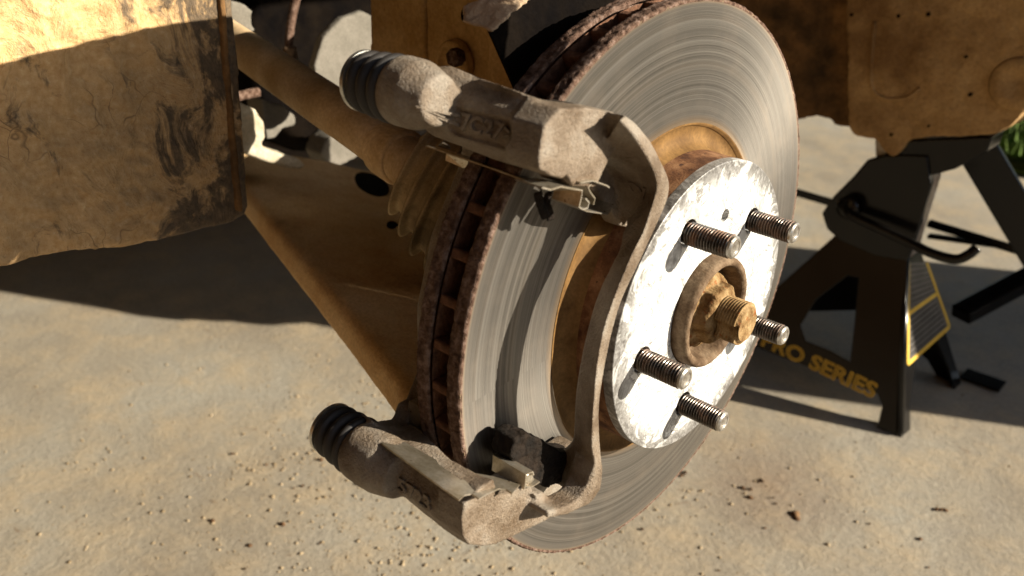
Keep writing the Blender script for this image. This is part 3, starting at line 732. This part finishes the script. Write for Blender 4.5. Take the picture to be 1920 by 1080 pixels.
# ------------------------------------------------------------------ mud covered panel, left
mp = thing('splash_panel', 'large mud caked black panel in front of the suspension', 'panel', (-.32, -.16, 0))
XP = -.28
out_ = [(-90, -90), (430, -90), (438, 0), (448, 110), (458, 250), (468, 385), (462, 402), (440, 416), (340, 443), (235, 466), (150, 470), (100, 478), (40, 490), (-90, 520)]
bm = bmesh.new(); prism(bm, P_(out_, XP), (-.10, .0, 0)); me = cast(bm, .0022, 5)
for v in me.vertices:
    if v.normal.x > .3:
        t = noise.fractal(Vector((v.co.x, v.co.y * 1.3, v.co.z)) * 38, 1, 2, 6)
        h = .0045 * max(-.15, t) + .0018 * noise.fractal(v.co * 160, 1, 2, 4)
        yd = min(1., max(0., (-.095 - v.co.y) / .05)); v.co.x += h * (.35 + .65 * yd)
link('mud_face', me, 'mudpanel', mp)
bm = bmesh.new(); secs = []
for (u, v) in ((400, -60), (408, 20), (414, 110), (424, 230), (434, 330), (440, 395)):
    a, b = P(u, v, x=XP), P(u + 14, v, x=XP); secs.append([a + Vector((-.002, 0, 0)), a + Vector((.0028, .001, 0)), b + Vector((.0035, -.001, 0)), b + Vector((-.002, 0, 0))])
loft(bm, secs); link('raised_rib', cast(bm, .0012, 3, .0003, 200), 'fenderdark', mp)

# ------------------------------------------------------------------ underbody clutter behind the shaft
bm = bmesh.new()
c = P(640, 90, x=-.62); lathe(bm, c, (1, 0, 0), [(-.3, .13), (-.02, .13), (0, .12), (.003, .085), (-.01, .08), (-.012, .0)], 48)
tag(link('transmission_case', cast(bm, .005, 3, .001, 60), 'dark'), 'dark round gearbox casing deep under the car', 'gearbox')
bm = bmesh.new(); pts = [(596, 190), (590, 120), (606, 70), (640, 35), (680, 20), (700, 30), (700, 110), (684, 150), (665, 185), (640, 200)]  # outline is the sunlit patch of a larger plate, bounded by shadow
prism(bm, P_(pts, -.45), (-.01, 0, 0)); tag(link('sunlit_plate_patch', cast(bm, .002, 4, .0005, 100), 'greyplate'), 'sunlit part of a pale grey dusty plate behind the drive shaft', 'plate')
bm = bmesh.new(); tube(bm, smoothpath([P(565, -40, x=-.5), P(548, 30, x=-.5), P(542, 80, x=-.5), P(543, 105, x=-.5)]), .004, 12)
tag(link('brake_pipe', to_me(bm), 'rust'), 'thin rusty pipe hanging in the dark beside the grey plate', 'pipe')
bm = bmesh.new(); tube(bm, smoothpath([P(543, 88, x=-.49), P(545, 105, x=-.49), P(548, 118, x=-.49)]), [.006, .0075, .006] if False else .0065, 12)
tag(link('pipe_fitting', cast(bm, .001, 2, .0005, 150), 'tan'), 'small tan fitting at the bottom end of the rusty pipe', 'pipe fitting')
bm = bmesh.new()
prism(bm, P_([(400, 190), (455, 193), (480, 205), (496, 230), (500, 258), (488, 272), (520, 285), (560, 297), (574, 310), (568, 318), (540, 316), (500, 305), (468, 292), (400, 270)], -.42), (-.03, 0, 0))
tag(link('sway_bar_end', cast(bm, .002, 7, .0005, 100), 'cream'), 'cream painted bar end with a flat tongue beside the mud panel', 'sway bar')
bm = bmesh.new(); prism(bm, P_([(490, 185), (535, 200), (552, 215), (556, 232), (545, 240), (530, 240), (520, 258), (500, 262)], -.52), (-.03, 0, 0))
tag(link('bushing', cast(bm, .002, 5, .0008, 100), 'greyplate'), 'dusty grey bushing lump behind the cream bar end', 'bushing')
bm = bmesh.new(); prism(bm, P_([(430, 0), (455, 5), (474, 20), (472, 40), (480, 60), (470, 62), (452, 50), (430, 50)], -.46), (-.03, 0, 0))
tag(link('bracket_lug', cast(bm, .002, 4, .0008, 100), 'greyplate'), 'grey lug at the top corner beside the mud panel', 'lug')
bm = bmesh.new(); tube(bm, [P(440, 182, x=-.47), P(486, 172, x=-.47)], .0045, 12)
tag(link('link_bolt', cast(bm, .0012, 2, .0004, 200), 'rust'), 'rusty orange bolt under the drive shaft by the mud panel', 'bolt')
bm = bmesh.new(); prism(bm, P_([(600, 290), (612, 262), (640, 235), (720, 240), (735, 262), (660, 300), (620, 320)], -.54), (-.03, 0, 0))
tag(link('bushing', cast(bm, .002, 4, .0008, 100), 'greyplate'), 'pale strip of bushing seen between drive shaft and control arm', 'bushing')

# ------------------------------------------------------------------ inner fender behind, right
fe = thing('inner_fender', 'dusty brown underbody panel hanging behind the disc at right', 'body panel', (-.1, .62, 0))
def fpanel(pts2, y, depth, mat, name, vox=.003):
    bm = bmesh.new(); prism(bm, [P(u, v, y=y) for u, v in pts2], (0, depth, 0)); return link(name, cast(bm, vox, 4, .0006, 80, .0025, 18), mat, fe)
fpanel([(1585, -80), (1588, 235), (1603, 256), (1642, 262), (1655, 282), (1672, 295), (1690, 284), (1704, 262), (1760, 259), (1860, 255), (1892, 243), (1912, 222), (1935, 195), (1990, 150), (1990, -80)], .645, .05, 'fender', 'front_panel')
fpanel([(1250, -80), (1250, 150), (1450, 230), (1500, 226), (1530, 219), (1556, 226), (1562, 237), (1596, 238), (1596, -80)], .665, .05, 'fenderdark', 'rear_panel')
bm = bmesh.new()
for pl in ([(1640, 40), (1634, 120), (1636, 165), (1660, 185), (1700, 183), (1725, 165)],):
    tube(bm, smoothpath([P(u, v, y=.645) for u, v in pl]), .0022, 8)
link('pressed_bead', to_me(bm), 'fender', fe)
bm = bmesh.new(); c = P(1908, 158, y=.645); lathe(bm, c, (0, -1, 0), [(0, .028), (.003, .026), (.003, .014), (.0012, .012), (.0012, 0)], 48); link('pressed_dimple', to_me(bm), 'fender', fe)
for (u, v, r) in ((1596, 28, .003), (1684, 30, .0032), (1740, 27, .0034), (1810, 107, .0024), (1818, 178, .003), (1740, 237, .002), (1670, 253, .0028)):
    bm = bmesh.new(); lathe(bm, P(u, v, y=.6425), (0, 1, 0), [(0, r * .65), (.004, r * .65), (.004, 0)], 16); link('drain_hole', to_me(bm), 'dark', fe, False)

# ------------------------------------------------------------------ jack stand
js = thing('jack_stand', 'black steel jack stand with yellow PRO SERIES lettering supporting the car', 'jack stand', (-.13, .68, GZ))
F1 = P(1688, 819, z=GZ); F2 = P(1800, 718, z=GZ); W = .285
xa, ya = F1.x, F1.y; xb, yb = F2.x, F2.y
T1 = P(1700, 478, y=.655); T2 = T1 + Vector((-.010, .045, 0))
T1z = T1.z
FL = Vector((xa - W, ya + .0, GZ)); TL = P(1575, 440, y=.655); TL.z = T1z + .008
def lerp(a, b, t): return a + (b - a) * t
# front face with arch and window (plate traced in its own plane)
fo = F1; fx = (FL - F1).normalized(); fu = (lerp(T1, TL, .5) - lerp(F1, FL, .5)); fu = (fu - fx * fu.dot(fx)); H = fu.length; fu.normalize(); fn = fx.cross(fu)
def F2d(p): q = p - fo; return (q.dot(fx), q.dot(fu))
def PF(u, v):
    d_ = CR * ((u - 960) / FPX) + CD * ((v - 540) / FPX) + CF; return CAM + d_ * ((fo - CAM).dot(fn) / d_.dot(fn))
topR, topL = F2d(T1), F2d(TL)
Wx = W
ol = [(0, 0), (.028, 0), (.030, .030), (.040, .042), (Wx - .040, .042), (Wx - .030, .030), (Wx - .028, 0), (Wx, 0), (topL[0], H), (topR[0], H)]
win = [F2d(PF(u, v)) for u, v in ((1500, 610), (1530, 560), (1590, 515), (1612, 520), (1600, 640), (1595, 680), (1560, 660), (1510, 640))]
me = curve_plate([ol, win], .003, .0008)
def plate_to(me, o, ex, ey, en):
    for v in me.vertices: v.co = o + ex * v.co.x + ey * v.co.y + en * v.co.z
    me.update(); return me
fnn = fn if fn.y < 0 else -fn
bf = link('front_plate', plate_to(me, fo, fx, fu, fnn), 'blackpaint', js); sharp(bf, 30)
# side face (facing outward) with its two legs
so_ = F1; sx_ = (F2 - F1).normalized(); su = lerp(T1, T2, .5) - lerp(F1, F2, .5); su = (su - sx_ * su.dot(sx_)); Hs = su.length; su.normalize(); sn = sx_.cross(su)
Ws = (F2 - F1).length
def S2d(p): q = p - so_; return (q.dot(sx_), q.dot(su))
a, b = S2d(T1), S2d(T2)
ol = [(0, 0), (.024, 0), (.030, .03), (Ws * .5 - .02, .105), (Ws * .5 + .02, .105), (Ws - .030, .03), (Ws - .022, 0), (Ws, 0), (b[0], Hs), (a[0], Hs)]
sp_ = link('side_plate', plate_to(curve_plate([ol], .003, .0008), so_, sx_, su, sn), 'blackpaint', js); sharp(sp_, 30)
# left and rear faces
TR, TLb = T1 + Vector((0, .045, 0)), TL + Vector((0, .045, 0)); BLb = Vector((xa - W, yb, GZ))
for nm, (p0, p1, p2, p3) in (('side_plate', (FL, BLb, TLb, TL)), ('rear_plate', (BLb, F2, T2, TLb))):
    bm = bmesh.new(); q = lambda s, t: lerp(lerp(p0, p1, s), lerp(p3, p2, s), t)
    nn2 = (p1 - p0).cross(p3 - p0).normalized() * .003
    prism(bm, [q(0, 0), q(.10, 0), q(.13, .12), q(.5, .35), q(.87, .12), q(.90, 0), q(1, 0), q(1, 1), q(0, 1)], nn2); link(nm, to_me(bm), 'blackpaint', js, False)
bm = bmesh.new(); tube(bm, [F1 + Vector((-.002, .002, .004)), T1 + Vector((-.002, .003, 0))], .0048, 16); link('corner_fold', to_me(bm), 'blackpaint', js)
for p in (F2, BLb):
    bm = bmesh.new(); box(bm, p + Vector((.022 if p is F2 else -.01, .022, .004)), (.05, .03, .004)); link('foot_plate', to_me(bm), 'blackpaint', js, False)
# lettering
c = PF(1545, 692); rt = (PF(1640, 738) - PF(1450, 648)); ln = rt.length
tm = text_mesh('PRO SERIES', .028, .0001, bold=.0008); wdt = max(v.co.x for v in tm.vertices) - min(v.co.x for v in tm.vertices)
rt.normalize(); upt = fu; cc = PF(1642, 735) - rt * wdt * .5 * (ln * 1.12 / wdt)
link('lettering', lay(tm, cc + fnn * .0018, rt, upt, None, .0002, ln * 1.12 / wdt), 'yellow', js, False)
tm = text_mesh('PRO SERIES', .028, .0001, bold=-.0009)
link('lettering', lay(tm, cc + fnn * .0018, rt, upt, None, .0006, ln * 1.12 / wdt), 'blackpaint', js, False)
# warning label on the side plate
def PS(u, v):
    d_ = CR * ((u - 960) / FPX) + CD * ((v - 540) / FPX) + CF; return CAM + d_ * ((so_ - CAM).dot(sn) / d_.dot(sn))
snn = sn if sn.x > 0 else -sn
def patch(pts, m, nm, lift, th=.0003, fn_=PS, nv=snn):
    bm = bmesh.new(); prism(bm, [fn_(u, v) + nv * lift for u, v in pts], nv * th); return link(nm, to_me(bm), m, js, False)
lab = [(1702, 492), (1734, 492), (1777, 612), (1700, 682)]
patch(lab, 'labelgrey', 'warning_label', .0018)
def line(p, q, w_=2.2, lift=.0024):
    p, q = PS(*p), PS(*q); d_ = (q - p).normalized(); s_ = d_.cross(snn).normalized() * w_ * .0005
    bm = bmesh.new(); prism(bm, [p - s_ + snn * lift, q - s_ + snn * lift, q + s_ + snn * lift, p + s_ + snn * lift], snn * .0002); link('label_border', to_me(bm), 'yellow', js, False)
for a, b in (((1701, 490), (1699, 682)), ((1699, 682), (1777, 612)), ((1777, 612), (1734, 492)), ((1700, 588), (1754, 550))): line(a, b, 5.)
bm = bmesh.new()
for (u0, v0, u1, v1, n_) in ((1704, 500, 1732, 498, 7), (1704, 596, 1750, 560, 7)):
    for i in range(n_):
        t = i / n_; dv = 78 * t if v0 < 550 else 80 * t
        a, b = PS(u0, v0 + dv), PS(u1 + dv * .28, v1 + dv * (.72 if v0 < 550 else .72)); d_ = (b - a).normalized(); s_ = d_.cross(snn).normalized() * .0006
        prism(bm, [a - s_ + snn * .0022, b - s_ + snn * .0022, b + s_ + snn * .0022, a + s_ + snn * .0022], snn * .0001)
link('label_print', to_me(bm), 'blackpaint', js, False)
# head of the base, ratchet post, saddle
HC = lerp(T1, TL, .5)
bm = bmesh.new(); hy = .648
head = [(1575, 452), (1550, 430), (1540, 400), (1562, 368), (1600, 330), (1625, 300), (1660, 290), (1738, 292), (1745, 345), (1725, 420), (1700, 490), (1640, 480)]
prism(bm, [P(u, v, y=hy) for u, v in head], (0, .012, 0)); link('head_plate', cast(bm, .0016, 4), 'blackpaint', js)
bm = bmesh.new(); prism(bm, [P(u, v, y=hy + .014) for u, v in ((1640, 262), (1650, 480), (1702, 488), (1722, 420), (1745, 345), (1752, 290), (1760, 262))], (0, .035, 0))
link('ratchet_post', cast(bm, .0016, 3), 'wornsteel', js)
bm = bmesh.new(); prism(bm, [P(u, v, y=hy + .004) for u, v in ((1650, 315), (1660, 285), (1705, 263), (1862, 256), (1850, 285), (1790, 318), (1745, 330))], (0, .05, 0)); link('saddle', cast(bm, .002, 3), 'blackpaint', js)
bm = bmesh.new(); tube(bm, smoothpath([P(1588, 380, y=.640), P(1596, 402, y=.632), P(1640, 424, y=.628), P(1700, 452, y=.625), P(1745, 474, y=.62), P(1790, 486, y=.618), P(1815, 478, y=.62), P(1832, 464, y=.625)]), .0058, 14)
link('lever_handle', to_me(bm), 'blackpaint', js)
bm = bmesh.new(); c = P(1592, 388, y=.640); lathe(bm, c, (0, -1, 0), [(0, .014), (.006, .014), (.008, .012), (.008, 0)], 24); link('lever_pivot', to_me(bm), 'blackpaint', js)
bm = bmesh.new()
def bar(bm, p, q, w_, h_):
    p, q = Vector(p), Vector(q); d_ = (q - p); L_ = d_.length; rot = d_.to_track_quat('X', 'Z').to_matrix(); box(bm, (p + q) / 2, (L_, w_, h_), rot)
bar(bm, P(1440, 345, y=.80), P(1600, 392, y=.80), .006, .010); link('cross_brace', to_me(bm), 'blackpaint', js, False)
# second stand, further back to the right
js2 = thing('jack_stand', 'black angle iron stand with blue lit leg at the right edge', 'jack stand', (.05, .95, GZ))
for a, b, ya_, yb_, w_ in (((1822, 262), (1975, 520), .78, .82, .045), ((1740, 418), (1960, 485), .88, .88, .010), ((1740, 442), (1960, 472), .93, .93, .007)):
    bm = bmesh.new(); bar(bm, P(*a, y=ya_), P(*b, y=yb_), .012, w_); bevel(bm, .002, 2); link('leg' if w_ > .02 else 'brace', to_me(bm), 'blackpaint', js2, False)
bm = bmesh.new(); bar(bm, P(1800, 590, y=.80), P(1960, 505, y=.95), .030, .020); bevel(bm, .003, 2); link('leg', to_me(bm), 'blackpaint', js2, False)
bm = bmesh.new(); bar(bm, P(1790, 262, y=.79), P(1850, 266, y=.79), .03, .03); bevel(bm, .004, 2); link('cap', to_me(bm), 'blackpaint', js2, False)
